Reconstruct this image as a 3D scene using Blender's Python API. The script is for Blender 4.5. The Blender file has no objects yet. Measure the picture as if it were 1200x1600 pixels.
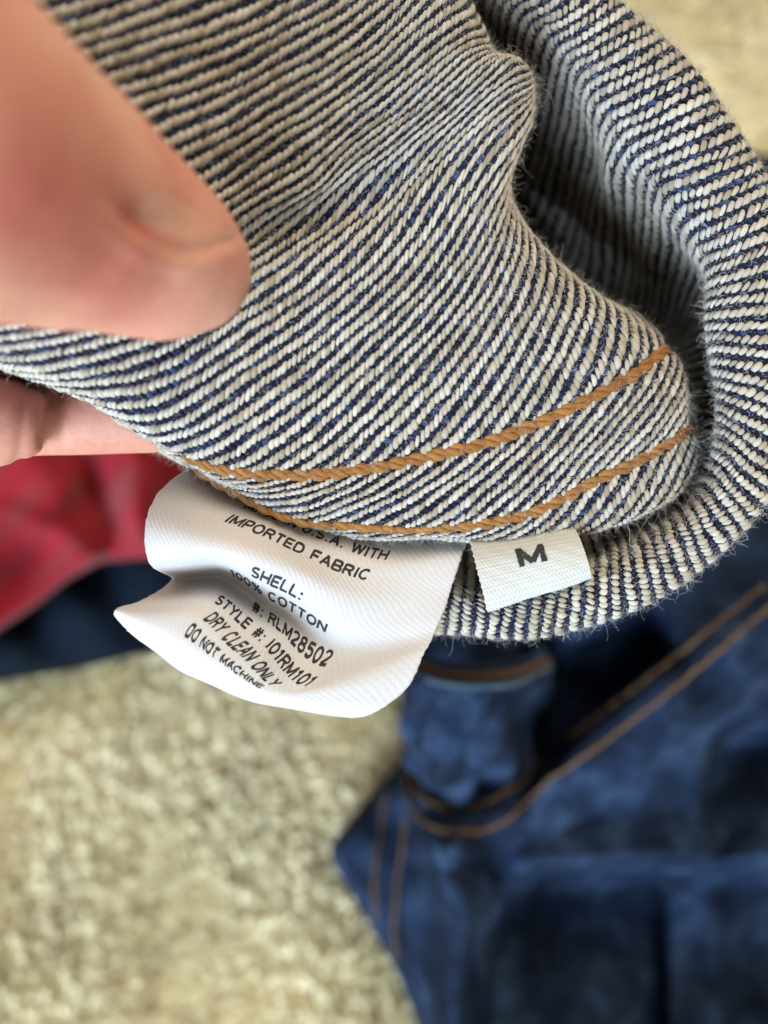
import bpy, bmesh, math, random
import numpy as np
from mathutils import Matrix, Vector

random.seed(7)
rng = np.random.default_rng(11)
S = bpy.context.scene
COL = S.collection
MM = 0.001

# ------------------------------------------------------------------ camera
CAM_H = 330.0                    # mm above the carpet
TILT = math.radians(20)
F_PX = 1155.6                    # focal length in photo pixels (26 mm lens on a 36 mm tall sensor)
cam_d = bpy.data.cameras.new('camera')
cam = bpy.data.objects.new('camera', cam_d)
COL.objects.link(cam)
cam_d.sensor_fit = 'VERTICAL'
cam_d.sensor_height = 36.0
cam_d.sensor_width = 27.0
cam_d.lens = 26.0
cam_d.clip_start = 0.005
cam_d.clip_end = 50
cam.location = (0, 0, CAM_H * MM)
cam.rotation_euler = (TILT, 0, 0)
cam_d.dof.use_dof = True
cam_d.dof.focus_distance = 0.1035
cam_d.dof.aperture_fstop = 8.0
S.camera = cam

# ------------------------------------------------------------------ light
W = bpy.data.worlds.new('World')
S.world = W
W.use_nodes = True
bg = W.node_tree.nodes['Background']
bg.inputs[0].default_value = (1.0, 0.89, 0.74, 1)
bg.inputs[1].default_value = 0.24


def area(name, loc, target, size, energy, col):
    l = bpy.data.lights.new(name, 'AREA')
    l.shape = 'RECTANGLE'
    l.size, l.size_y = size
    l.energy = energy
    l.color = col
    o = bpy.data.objects.new(name, l)
    COL.objects.link(o)
    o.location = loc
    d = Vector(target) - Vector(loc)
    o.rotation_euler = d.to_track_quat('-Z', 'Y').to_euler()
    return o


area('window_light', (-0.55, -1.05, 0.58), (0.0, 0.06, 0.2), (0.7, 0.7), 30.0, (0.70, 0.85, 1.0))
area('room_light', (0.55, 0.72, 1.45), (0.0, 0.10, 0.1), (0.8, 0.8), 20.0, (1.0, 0.87, 0.68))

S.view_settings.view_transform = 'Standard'
S.view_settings.look = 'None'
S.view_settings.exposure = 0.25
S.view_settings.gamma = 1.0
S.render.engine = 'CYCLES'
S.cycles.use_denoising = True
S.cycles.max_bounces = 8

# ------------------------------------------------------------------ geometry helpers
CT, ST = math.cos(TILT), math.sin(TILT)


def cam2world(p):
    """camera-axis mm (x right, y up, z towards the viewer) -> world metres"""
    p = np.asarray(p, float)
    x, y, z = p[..., 0], p[..., 1], p[..., 2]
    return np.stack([x, y * CT - z * ST, y * ST + z * CT + CAM_H], -1) * MM


def P(px, py, d):
    return np.array([(px - 600.0) / F_PX * d, (800.0 - py) / F_PX * d, -d])


def carpet_depth(px, py, h=0.0):
    yn = (800.0 - py) / F_PX
    return (CAM_H - h) / (CT - yn * ST)


def pchip(x, y, xq):
    """monotone cubic through (x, y[k, c]) with linear ends"""
    x = np.asarray(x, float)
    y = np.asarray(y, float)
    h = np.diff(x)
    dl = np.diff(y, axis=0) / h[:, None]
    m = np.zeros_like(y)
    if len(x) == 2:
        m[:] = dl[0]
    else:
        w1 = 2 * h[1:] + h[:-1]
        w2 = h[1:] + 2 * h[:-1]
        same = (dl[1:] * dl[:-1]) > 0
        with np.errstate(divide='ignore', invalid='ignore'):
            hm = (w1 + w2)[:, None] / (w1[:, None] / dl[:-1] + w2[:, None] / dl[1:])
        av = 0.5 * (dl[1:] + dl[:-1])
        m[1:-1] = np.where(same, 0.5 * hm + 0.5 * av, 0.25 * av)
        m[0], m[-1] = dl[0], dl[-1]
    xq = np.asarray(xq, float)
    i = np.clip(np.searchsorted(x, xq) - 1, 0, len(h) - 1)
    t = ((xq - x[i]) / h[i])[:, None]
    hh = h[i][:, None]
    out = ((2 * t**3 - 3 * t**2 + 1) * y[i] + (t**3 - 2 * t**2 + t) * hh * m[i]
           + (-2 * t**3 + 3 * t**2) * y[i + 1] + (t**3 - t**2) * hh * m[i + 1])
    lo, hi = xq < x[0], xq > x[-1]
    out[lo] = y[0] + (xq[lo] - x[0])[:, None] * m[0]
    out[hi] = y[-1] + (xq[hi] - x[-1])[:, None] * m[-1]
    return out


def smooth_axis(g, ax, n):
    for _ in range(n):
        a = np.moveaxis(g, ax, 0)
        b = a.copy()
        b[1:-1] = 0.25 * a[:-2] + 0.5 * a[1:-1] + 0.25 * a[2:]
        g = np.moveaxis(b, 0, ax)
    return g


def deepen(rows):
    """carry the rolled-away right end on into the opening"""
    return [(v, n + [(n[-1][0] + 16, n[-1][1] - 25, n[-1][2] + 12, n[-1][3] + 22)]) for v, n in rows]


class Surf:
    """smooth sheet sampled on a regular (u, v) grid, in camera-axis mm"""

    def __init__(self, rows, us, vs, smooth=(4, 4), disp=None):
        rv = [r[0] for r in rows]
        lines = []
        for _, nodes in rows:
            u = [n[0] for n in nodes]
            pts = np.array([P(*n[1:]) for n in nodes])
            lines.append(pchip(u, pts, us))
        L = np.array(lines)
        g = np.stack([pchip(rv, L[:, k], vs) for k in range(len(us))], 1)
        g = smooth_axis(g, 0, smooth[0])
        g = smooth_axis(g, 1, smooth[1])
        self.us, self.vs, self.g = us, vs, g
        self.normals()
        if disp is not None:
            U, V = np.meshgrid(us, vs)
            self.g = self.g + self.n * disp(U, V, self.g)[..., None]
            self.normals()

    def normals(self):
        du = np.gradient(self.g, axis=1)
        dv = np.gradient(self.g, axis=0)
        n = np.cross(du, dv)
        self.n = n / (np.linalg.norm(n, axis=-1, keepdims=True) + 1e-12)

    def idx(self, u, v):
        fu = np.clip((u - self.us[0]) / (self.us[1] - self.us[0]), 0, len(self.us) - 1.001)
        fv = np.clip((v - self.vs[0]) / (self.vs[1] - self.vs[0]), 0, len(self.vs) - 1.001)
        return fu, fv

    def at(self, u, v, h=0.0):
        fu, fv = self.idx(np.asarray(u, float), np.asarray(v, float))
        i, j = fu.astype(int), fv.astype(int)
        a, b = (fu - i)[..., None], (fv - j)[..., None]

        def bl(A):
            return (A[j, i] * (1 - a) * (1 - b) + A[j, i + 1] * a * (1 - b)
                    + A[j + 1, i] * (1 - a) * b + A[j + 1, i + 1] * a * b)
        p, n = bl(self.g), bl(self.n)
        return p + n * np.asarray(h, float)[..., None], n

    def mesh_data(self, lift=0.0):
        nv, nu = self.g.shape[:2]
        verts = (self.g + self.n * lift).reshape(-1, 3)
        i, j = np.meshgrid(np.arange(nu - 1), np.arange(nv - 1))
        a = (j * nu + i).ravel()
        return verts, np.stack([a, a + 1, a + nu + 1, a + nu], 1)


ORG = {}


def thing(name, loc, label, cat, group=None):
    o = bpy.data.objects.new(name, None)
    COL.objects.link(o)
    o.location = loc
    o.empty_display_size = 0.01
    ORG[o.name] = np.array(loc, float)
    tag(o, label, cat, group)
    return o


def tag(o, label=None, cat=None, group=None, kind=None):
    if label: o['label'] = label
    if cat: o['category'] = cat
    if group: o['group'] = group
    if kind: o['kind'] = kind
    return o


def root_of(o):
    while o.parent:
        o = o.parent
    return o


def link(name, data, mat=None, parent=None):
    o = bpy.data.objects.new(name, data)
    COL.objects.link(o)
    if mat is not None:
        data.materials.append(mat)
    if parent is not None:
        o.parent = parent
    return o


def build(name, verts_cam, faces, mat, parent=None, smooth=True, tone=None, uv=None, world=False):
    """one mesh object; verts in camera-axis mm (or world metres)"""
    v = np.asarray(verts_cam, float) if world else cam2world(verts_cam)
    if parent is not None:
        v = v - ORG[root_of(parent).name]
    me = bpy.data.meshes.new(name)
    if isinstance(faces, np.ndarray):
        k = faces.shape[1]
        me.vertices.add(len(v))
        me.vertices.foreach_set('co', v.astype(np.float32).ravel())
        me.loops.add(faces.size)
        me.loops.foreach_set('vertex_index', faces.astype(np.int32).ravel())
        me.polygons.add(len(faces))
        me.polygons.foreach_set('loop_start', np.arange(0, faces.size, k, dtype=np.int32))
        me.update(calc_edges=True)
    else:
        me.from_pydata(v.tolist(), [], faces)
    me.validate()
    if smooth:
        me.polygons.foreach_set('use_smooth', np.ones(len(me.polygons), bool))
    if tone is not None:
        at = me.attributes.new('tone', 'FLOAT', 'POINT')
        at.data.foreach_set('value', np.asarray(tone, np.float32))
    if uv is not None:
        at = me.attributes.new('fab', 'FLOAT_VECTOR', 'POINT')
        at.data.foreach_set('vector', np.asarray(uv, np.float32).ravel())
    me.update()
    return link(name, me, mat, parent)


def solid(verts, faces, off):
    """closed slab from a quad sheet: copy pushed by the per-vertex vectors off"""
    n = len(verts)
    v2 = np.concatenate([verts, verts + off])
    e = np.concatenate([faces[:, [0, 1]], faces[:, [1, 2]], faces[:, [2, 3]], faces[:, [3, 0]]])
    key = np.sort(e, 1)
    _, inv, cnt = np.unique(key[:, 0] * n + key[:, 1], return_inverse=True, return_counts=True)
    b = e[cnt[inv] == 1]
    side = np.stack([b[:, 1], b[:, 0], b[:, 0] + n, b[:, 1] + n], 1)
    return v2, np.concatenate([faces, faces[:, ::-1] + n, side])


def hair(name, pts, radius, mat, parent, npt, tone=None):
    """many fibres in one curves object; pts (N, npt, 3) in camera-axis mm, radius (N, npt) mm"""
    w = cam2world(pts)
    if parent is not None:
        w = w - ORG[root_of(parent).name]
    c = bpy.data.hair_curves.new(name)
    c.add_curves([npt] * len(pts))
    c.attributes['position'].data.foreach_set('vector', w.astype(np.float32).ravel())
    at = c.attributes.get('radius') or c.attributes.new('radius', 'FLOAT', 'POINT')
    at.data.foreach_set('value', (radius * MM).astype(np.float32).ravel())
    t = c.attributes.new('tone', 'FLOAT', 'POINT')
    t.data.foreach_set('value', np.repeat(rng.random(len(pts)) if tone is None else tone, npt).astype(np.float32))
    return link(name, c, mat, parent)


# ------------------------------------------------------------------ materials
def new_mat(name):
    m = bpy.data.materials.new(name)
    m.use_nodes = True
    nt = m.node_tree
    return m, nt, nt.nodes['Principled BSDF']


def N(nt, kind, **kw):
    n = nt.nodes.new(kind)
    for k, v in kw.items():
        setattr(n, k, v)
    return n


def ramp(nt, fac, stops):
    r = N(nt, 'ShaderNodeValToRGB')
    e = r.color_ramp.elements
    while len(e) < len(stops):
        e.new(0.5)
    for el, (p, c) in zip(e, stops):
        el.position = p
        el.color = (*c, 1)
    nt.links.new(fac, r.inputs[0])
    return r.outputs[0]


def noise(nt, scale, detail=3, rough=0.55, vec=None):
    n = N(nt, 'ShaderNodeTexNoise')
    n.inputs['Scale'].default_value = scale
    n.inputs['Detail'].default_value = detail
    n.inputs['Roughness'].default_value = rough
    if vec is None:
        tc = N(nt, 'ShaderNodeTexCoord')
        vec = tc.outputs['Object']
    nt.links.new(vec, n.inputs['Vector'])
    return n.outputs['Fac']


def attr(nt, name='tone', out='Fac'):
    a = N(nt, 'ShaderNodeAttribute')
    a.attribute_name = name
    return a.outputs[out]


def mix(nt, a, b, fac, mode='MIX'):
    m = N(nt, 'ShaderNodeMix', data_type='RGBA', blend_type=mode)
    for sock, val in ((0, fac), (6, a), (7, b)):
        if hasattr(val, 'links'):
            nt.links.new(val, m.inputs[sock])
        elif sock == 0:
            m.inputs[0].default_value = val
        else:
            m.inputs[sock].default_value = (*val, 1)
    return m.outputs[2]


def bump(nt, bsdf, h, strength=0.3, dist=0.0002):
    b = N(nt, 'ShaderNodeBump')
    b.inputs['Strength'].default_value = strength
    b.inputs['Distance'].default_value = dist
    nt.links.new(h, b.inputs['Height'])
    nt.links.new(b.outputs[0], bsdf.inputs['Normal'])


def mat_yarn(name, stops, fine=9000, sheen=0.15, rough=0.85, bs=0.5):
    m, nt, b = new_mat(name)
    c = ramp(nt, attr(nt), stops)
    nz = noise(nt, fine, 3, 0.6)
    dirt = ramp(nt, nz, [(0.25, (0.72, 0.70, 0.68)), (0.75, (1, 1, 1))])
    c = mix(nt, c, dirt, 1.0, 'MULTIPLY')
    nt.links.new(c, b.inputs['Base Color'])
    b.inputs['Roughness'].default_value = rough
    b.inputs['Sheen Weight'].default_value = sheen
    b.inputs['Specular IOR Level'].default_value = 0.10
    bump(nt, b, nz, bs, 0.00012)
    return m


M_WEFT = mat_yarn('cream_weft_yarn', [(0, (0.36, 0.32, 0.24)), (0.45, (0.53, 0.495, 0.415)), (1, (0.66, 0.64, 0.575))])
M_WARP = mat_yarn('indigo_warp_yarn', [(0, (0.007, 0.009, 0.026)), (0.7, (0.016, 0.024, 0.075)), (1, (0.04, 0.08, 0.20))])
M_THREAD = mat_yarn('orange_stitch_thread', [(0, (0.25, 0.105, 0.028)), (1, (0.43, 0.215, 0.068))], fine=5000, rough=0.55, sheen=0.1)


def mat_ground():
    m, nt, b = new_mat('indigo_cloth_ground')
    c = ramp(nt, noise(nt, 900, 4), [(0.3, (0.006, 0.008, 0.022)), (0.7, (0.016, 0.022, 0.055))])
    nt.links.new(c, b.inputs['Base Color'])
    b.inputs['Roughness'].default_value = 0.95
    b.inputs['Specular IOR Level'].default_value = 0.1
    bump(nt, b, noise(nt, 2500, 3), 0.6, 0.0003)
    return m


M_GROUND = mat_ground()


def mat_fuzz(name, c0, c1):
    m, nt, b = new_mat(name)
    nt.links.new(ramp(nt, attr(nt), [(0, c0), (1, c1)]), b.inputs['Base Color'])
    b.inputs['Roughness'].default_value = 0.8
    b.inputs['Specular IOR Level'].default_value = 0.2
    return m


M_FUZZ = mat_fuzz('cotton_fuzz', (0.36, 0.35, 0.36), (0.68, 0.65, 0.60))

M_LINT = mat_fuzz('cotton_lint', (0.20, 0.20, 0.24), (0.50, 0.48, 0.46))


def mat_label():
    m, nt, b = new_mat('white_satin_label')
    fab = attr(nt, 'fab', 'Vector')
    # fine diagonal satin ribs + woven grain, in the label's own mm coordinates
    w = N(nt, 'ShaderNodeTexWave', wave_type='BANDS', bands_direction='DIAGONAL')
    w.inputs['Scale'].default_value = 0.75
    w.inputs['Distortion'].default_value = 1.2
    w.inputs['Detail'].default_value = 1.5
    w.inputs['Detail Scale'].default_value = 3.0
    nt.links.new(fab, w.inputs['Vector'])
    nz = noise(nt, 3.0, 3, 0.6, fab)
    h = N(nt, 'ShaderNodeMath', operation='MULTIPLY_ADD')
    nt.links.new(nz, h.inputs[0])
    h.inputs[1].default_value = 0.8
    nt.links.new(w.outputs['Fac'], h.inputs[2])
    c = ramp(nt, nz, [(0.25, (0.48, 0.47, 0.47)), (0.75, (0.56, 0.555, 0.555))])
    nt.links.new(c, b.inputs['Base Color'])
    b.inputs['Roughness'].default_value = 0.55
    b.inputs['Sheen Weight'].default_value = 0.15
    bump(nt, b, h.outputs[0], 0.30, 0.00009)
    return m


M_LABEL = mat_label()


def mat_tag():
    m, nt, b = new_mat('white_woven_tape')
    c = ramp(nt, attr(nt), [(0, (0.44, 0.455, 0.44)), (1, (0.56, 0.575, 0.55))])
    nt.links.new(c, b.inputs['Base Color'])
    b.inputs['Roughness'].default_value = 0.8
    b.inputs['Sheen Weight'].default_value = 0.1
    bump(nt, b, noise(nt, 6000, 3), 0.35, 0.0001)
    return m


M_TAG = mat_tag()


def mat_ink():
    m, nt, b = new_mat('black_print')
    c = ramp(nt, noise(nt, 3500, 4, 0.7), [(0.35, (0.012, 0.012, 0.014)), (0.62, (0.02, 0.02, 0.022)), (0.72, (0.20, 0.20, 0.20))])
    nt.links.new(c, b.inputs['Base Color'])
    b.inputs['Roughness'].default_value = 0.8
    return m


M_INK = mat_ink()


def mat_skin():
    m, nt, b = new_mat('skin')
    big = noise(nt, 70, 2)
    c = ramp(nt, big, [(0.32, (0.50, 0.185, 0.145)), (0.5, (0.54, 0.24, 0.18)), (0.68, (0.57, 0.29, 0.21))])
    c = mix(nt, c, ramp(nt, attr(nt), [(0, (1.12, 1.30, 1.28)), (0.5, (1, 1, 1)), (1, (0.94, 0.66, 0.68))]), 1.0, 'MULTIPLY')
    fine = noise(nt, 900, 4)
    c = mix(nt, c, ramp(nt, fine, [(0.3, (0.88, 0.85, 0.83)), (0.7, (1, 1, 1))]), 1.0, 'MULTIPLY')
    nt.links.new(c, b.inputs['Base Color'])
    b.inputs['Roughness'].default_value = 0.62
    b.inputs['Subsurface Weight'].default_value = 0.25
    b.inputs['Subsurface Radius'].default_value = (1.0, 0.35, 0.2)
    b.inputs['Subsurface Scale'].default_value = 0.002
    bump(nt, b, fine, 0.25, 0.0002)
    return m


M_SKIN = mat_skin()


def mat_nail():
    m, nt, b = new_mat('fingernail')
    c = ramp(nt, noise(nt, 120, 2), [(0.3, (0.53, 0.255, 0.185)), (0.7, (0.56, 0.285, 0.205))])
    nt.links.new(c, b.inputs['Base Color'])
    b.inputs['Roughness'].default_value = 0.35
    return m


M_NAIL = mat_nail()


def mat_cloth(name, stops, sc=60, weave=1400, rough=0.9, sheen=0.1):
    m, nt, b = new_mat(name)
    c = ramp(nt, noise(nt, sc, 5, 0.6), stops)
    f = noise(nt, weave, 3, 0.7)
    c = mix(nt, c, ramp(nt, f, [(0.3, (0.6, 0.6, 0.62)), (0.7, (1.25, 1.25, 1.25))]), 1.0, 'MULTIPLY')
    nt.links.new(c, b.inputs['Base Color'])
    b.inputs['Roughness'].default_value = rough
    b.inputs['Sheen Weight'].default_value = sheen
    b.inputs['Specular IOR Level'].default_value = 0.08
    bump(nt, b, f, 0.5, 0.0006)
    return m


M_DENIM = mat_cloth('indigo_denim_face', [(0.3, (0.005, 0.009, 0.018)), (0.5, (0.013, 0.025, 0.056)), (0.7, (0.040, 0.075, 0.150))], sheen=0.0)
M_DENIM_EDGE = mat_cloth('worn_denim_edge', [(0.3, (0.04, 0.07, 0.11)), (0.7, (0.09, 0.14, 0.19))])
M_NAVY = mat_cloth('navy_cloth', [(0.3, (0.004, 0.008, 0.014)), (0.7, (0.007, 0.014, 0.026))], sc=25, sheen=0.0)
M_RED = mat_cloth('red_cloth', [(0.3, (0.20, 0.008, 0.016)), (0.7, (0.36, 0.022, 0.036))], sc=35)
M_TAN = mat_fuzz('tan_thread', (0.09, 0.055, 0.030), (0.16, 0.095, 0.05))


def mat_carpet(name, attr_tone):
    m, nt, b = new_mat(name)
    nz = noise(nt, 18, 4, 0.6)
    c = ramp(nt, nz, [(0.3, (0.82, 0.76, 0.54)), (0.7, (0.87, 0.82, 0.62))])
    if attr_tone:
        c = mix(nt, c, ramp(nt, attr(nt), [(0, (0.70, 0.66, 0.58)), (0.4, (1.0, 0.98, 0.92)), (1, (1.18, 1.18, 1.18))]), 1.0, 'MULTIPLY')
    nt.links.new(c, b.inputs['Base Color'])
    b.inputs['Roughness'].default_value = 0.9
    b.inputs['Specular IOR Level'].default_value = 0.15
    return m


M_CARPET = mat_carpet('beige_carpet_backing', False)
M_PILE = mat_carpet('beige_carpet_pile', True)

# ------------------------------------------------------------------ carpet
me = bpy.data.meshes.new('carpet')
bm = bmesh.new()
bmesh.ops.create_grid(bm, x_segments=40, y_segments=40, size=2.0)
for v in bm.verts:
    v.co.z = -0.009
bm.to_mesh(me)
bm.free()
carpet = link('carpet', me, M_CARPET)
tag(carpet, 'beige looped pile carpet under the clothes', 'carpet', kind='structure')
ORG['carpet'] = np.zeros(3)


def world2cam(p):
    p = p / MM
    x, y, z = p[..., 0], p[..., 1], p[..., 2] - CAM_H
    return np.stack([x, y * CT + z * ST, -y * ST + z * CT], -1)


def carpet_pile():
    step = 0.0044
    xs = np.arange(-0.30, 0.32, step)
    ys = np.arange(-0.14, 0.55, step)
    X, Y = np.meshgrid(xs, ys)
    X = X.ravel() + rng.normal(0, step * 0.32, X.size)
    Y = Y.ravel() + rng.normal(0, step * 0.32, Y.size)
    n = len(X)
    ph = rng.random(4) * 6
    # slow drift of the pile's lean and height, as trodden carpet has
    la = 1.6 * np.sin(X * 31 + ph[0]) + 1.3 * np.sin(Y * 27 + ph[1]) + 0.9 * np.sin((X + Y) * 53 + ph[2])
    hg = 0.0062 + 0.0014 * np.sin(X * 43 + Y * 29 + ph[3]) + rng.normal(0, 0.0011, n)
    K = 6
    R = np.repeat(np.arange(n), K)
    a = rng.random(len(R)) * 2 * np.pi
    sp = rng.random(len(R)) * 0.0015
    lean = la[R] + rng.normal(0, 0.7, len(R))
    root = np.stack([X[R] + np.cos(a) * sp * 0.7, Y[R] + np.sin(a) * sp * 0.7, np.full(len(R), -0.0088)], -1)
    npt = 5
    t = np.linspace(0, 1, npt)[None, :, None]
    d = np.stack([np.cos(lean) * 0.0032 + np.cos(a) * sp, np.sin(lean) * 0.0032 + np.sin(a) * sp, hg[R] + rng.normal(0, 0.0009, len(R))], -1)
    pts = root[:, None] + d[:, None] * t * np.array([1, 1, 1])
    bend = (t[..., 0] ** 2)[..., None] * np.stack([np.cos(lean + 1), np.sin(lean + 1), -0.5 * np.ones(len(R))], -1)[:, None] * 0.0022
    curl = np.stack([np.sin(t[..., 0] * 9 + a[:, None]), np.cos(t[..., 0] * 9 + a[:, None]), 0 * t[..., 0] + 0 * a[:, None]], -1) * 0.0006
    pts = pts + bend + curl * t
    rad = np.full((len(R), npt), 0.56) * np.array([0.9, 1, 1.05, 1, 0.55])[None] * (0.8 + 0.4 * rng.random((len(R), 1)))
    o = hair('pile', world2cam(pts), rad, M_PILE, carpet, npt, np.clip(rng.random(n)[R] + rng.normal(0, 0.12, len(R)), 0, 1))
    tag(o, kind='stuff')


carpet_pile()

# ------------------------------------------------------------------ the held denim garment
garment = thing('denim_garment', tuple(cam2world(P(700, 500, 105))),
                'denim garment held up, turned to its striped cream inside with orange stitched hem', 'denim garment')

# front panel: rows of Y (mm above the hem's lower stitch), nodes (X mm along the hem, then position)
ROWS_F = [
    (-17, [(-64, -190, 540, 125), (-53, 20, 620, 124), (-41, 170, 665, 122), (-30, 318, 735, 119), (-20, 400, 772, 118), (-10, 490, 805, 118), (0, 600, 815, 117), (10, 715, 820, 115), (20, 840, 815, 112), (30, 950, 805, 111), (40, 1040, 778, 113), (46, 1075, 735, 118), (54, 1070, 700, 128)]),
    (-11, [(-64, -170, 525, 121), (-53, 30, 610, 120), (-41, 175, 660, 118), (-30, 312, 738, 112), (-20, 388, 788, 110), (-10, 485, 822, 109), (0, 602, 841, 107.5), (10, 717, 846, 106.5), (20, 840, 840, 105.5), (30, 950, 822, 105.5), (40, 1045, 788, 108), (46, 1085, 735, 113), (54, 1085, 700, 124)]),
    (-3, [(-64, -150, 500, 116), (-53, 40, 590, 115), (-41, 180, 652, 113), (-30, 300, 730, 106.5), (-20, 385, 783, 105), (-10, 490, 818, 104.5), (0, 605, 832, 104), (10, 720, 826, 103), (20, 830, 800, 102.8), (30, 935, 752, 103), (38, 1012, 712, 104.5), (46, 1072, 675, 109), (54, 1080, 655, 118)]),
    (4, [(-64, -140, 490, 112), (-53, 40, 580, 111), (-41, 180, 648, 109), (-30, 294, 722, 103), (-20, 380, 762, 101.5), (-10, 490, 785, 101), (0, 602, 783, 101), (10, 716, 765, 101), (20, 826, 737, 101), (30, 930, 692, 101.5), (38, 1010, 648, 103), (45, 1064, 608, 108), (52, 1070, 595, 117)]),
    (11, [(-64, -150, 490, 104), (-53, 10, 570, 105), (-41, 155, 640, 104), (-30, 272, 712, 101), (-20, 375, 738, 100), (-10, 487, 744, 100), (0, 600, 728, 100), (10, 712, 704, 100), (20, 820, 671, 100.5), (30, 925, 622, 101.5), (38, 1000, 580, 104), (44, 1038, 550, 109), (51, 1045, 540, 118)]),
    (16, [(-64, -180, 500, 94), (-53, -15, 560, 96), (-41, 138, 622, 97.5), (-30, 268, 676, 98), (-20, 376, 690, 98.3), (-10, 487, 690, 98.5), (0, 594, 672, 98.8), (10, 702, 648, 99), (20, 806, 614, 99.5), (30, 902, 566, 101), (37, 962, 520, 104), (43, 990, 498, 110), (50, 995, 490, 118)]),
    (25, [(-64, -190, 450, 88), (-53, -30, 512, 90), (-41, 135, 548, 92.5), (-30, 285, 572, 95.5), (-20, 385, 580, 96.5), (-10, 487, 583, 97), (0, 585, 570, 97.5), (10, 685, 545, 98), (20, 778, 512, 98.8), (30, 860, 470, 101.5), (35, 893, 443, 105.5), (42, 900, 436, 114)]),
    (40, [(-64, -130, 330, 85), (-53, 15, 360, 88), (-41, 165, 385, 91), (-30, 312, 398, 94), (-20, 405, 405, 96), (-10, 495, 408, 97), (0, 585, 400, 97.8), (10, 675, 375, 98.5), (20, 755, 335, 100.5), (25, 788, 300, 104), (32, 796, 288, 113)]),
    (47.5, [(-64, -105, 235, 84), (-53, 40, 278, 87), (-41, 190, 312, 90.5), (-30, 330, 330, 94.5), (-20, 420, 328, 97.5), (-10, 510, 314, 99.3), (0, 600, 288, 99.8), (10, 690, 250, 99.5), (18, 770, 212, 100), (24, 822, 190, 104), (30, 830, 185, 113)]),
    (60, [(-64, -80, 80, 83), (-53, 70, 122, 86), (-41, 218, 155, 89), (-30, 362, 180, 92.5), (-20, 460, 188, 95), (-10, 556, 180, 97), (0, 648, 158, 98), (10, 740, 122, 99.3), (17, 799, 100, 102), (22, 828, 112, 108), (29, 830, 122, 117)]),
    (72, [(-64, -50, -85, 86), (-53, 105, -38, 88.5), (-41, 258, 2, 91), (-30, 400, 34, 94), (-20, 498, 48, 96.5), (-10, 590, 48, 98.5), (0, 672, 36, 100), (7, 730, 38, 103), (12, 757, 56, 108), (20, 765, 75, 118)]),
    (85, [(-64, -20, -250, 90), (-53, 145, -205, 92), (-41, 295, -160, 95), (-30, 440, -125, 97), (-20, 535, -110, 99), (-10, 615, -105, 101), (0, 672, -95, 104), (7, 703, -80, 109), (14, 712, -65, 118)]),
]

_ph = rng.random(12) * 6.28


def crease_disp(U, V, g):
    h = np.zeros_like(U)
    # crease fanning out from the thumb tip
    cx = np.array([-34, -22, -10, 2, 12, 20])
    cy = np.array([42.5, 43.8, 45.2, 47.5, 51, 56])
    yc = np.interp(U, cx, cy)
    amp = np.interp(U, [-40, -28, -12, 4, 14, 22], [0, 1.3, 1.9, 1.5, 0.9, 0])
    h -= amp * np.exp(-((V - yc) / 2.6) ** 2)
    h += 0.7 * amp * np.exp(-((V - yc - 6.0) / 4.0) ** 2)
    # dent by the fold at the top right
    h -= 1.1 * np.exp(-(((U - 9) / 4.5) ** 2 + ((V - 55) / 3.5) ** 2))
    # stitched rows are pulled in, the band between them puffs up
    for y0 in (-3, 11):
        h -= 0.55 * np.exp(-((V - y0) / 1.1) ** 2)
    # soft unevenness of thick cloth
    h += 0.28 * np.sin(U * 0.21 + V * 0.13 + _ph[0]) + 0.18 * np.sin(U * 0.37 - V * 0.31 + _ph[1])
    h += 0.10 * np.sin(U * 0.9 + _ph[2]) * np.exp(-((V - 4) / 7) ** 2)
    return h


TIP = {16: (-1, 0), 25: (-3, 0), 40: (-5, 0), 47.5: (-6, 0), 60: (-7, 0.5), 72: (-8, 1.0), 85: (-8, 3.0)}
ROWS_F = [(v, [(n[0], n[1], n[2], n[3] + (0 if v not in TIP else TIP[v][0] if n[0] < -35 else TIP[v][1] if n[0] > -15 else sum(TIP[v]) / 2)) for n in nd])
          for v, nd in ROWS_F]
F = Surf(deepen(ROWS_F), np.arange(-64, 60.01, 0.5), np.arange(-17, 112.01, 0.5), (5, 5), crease_disp)

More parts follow.
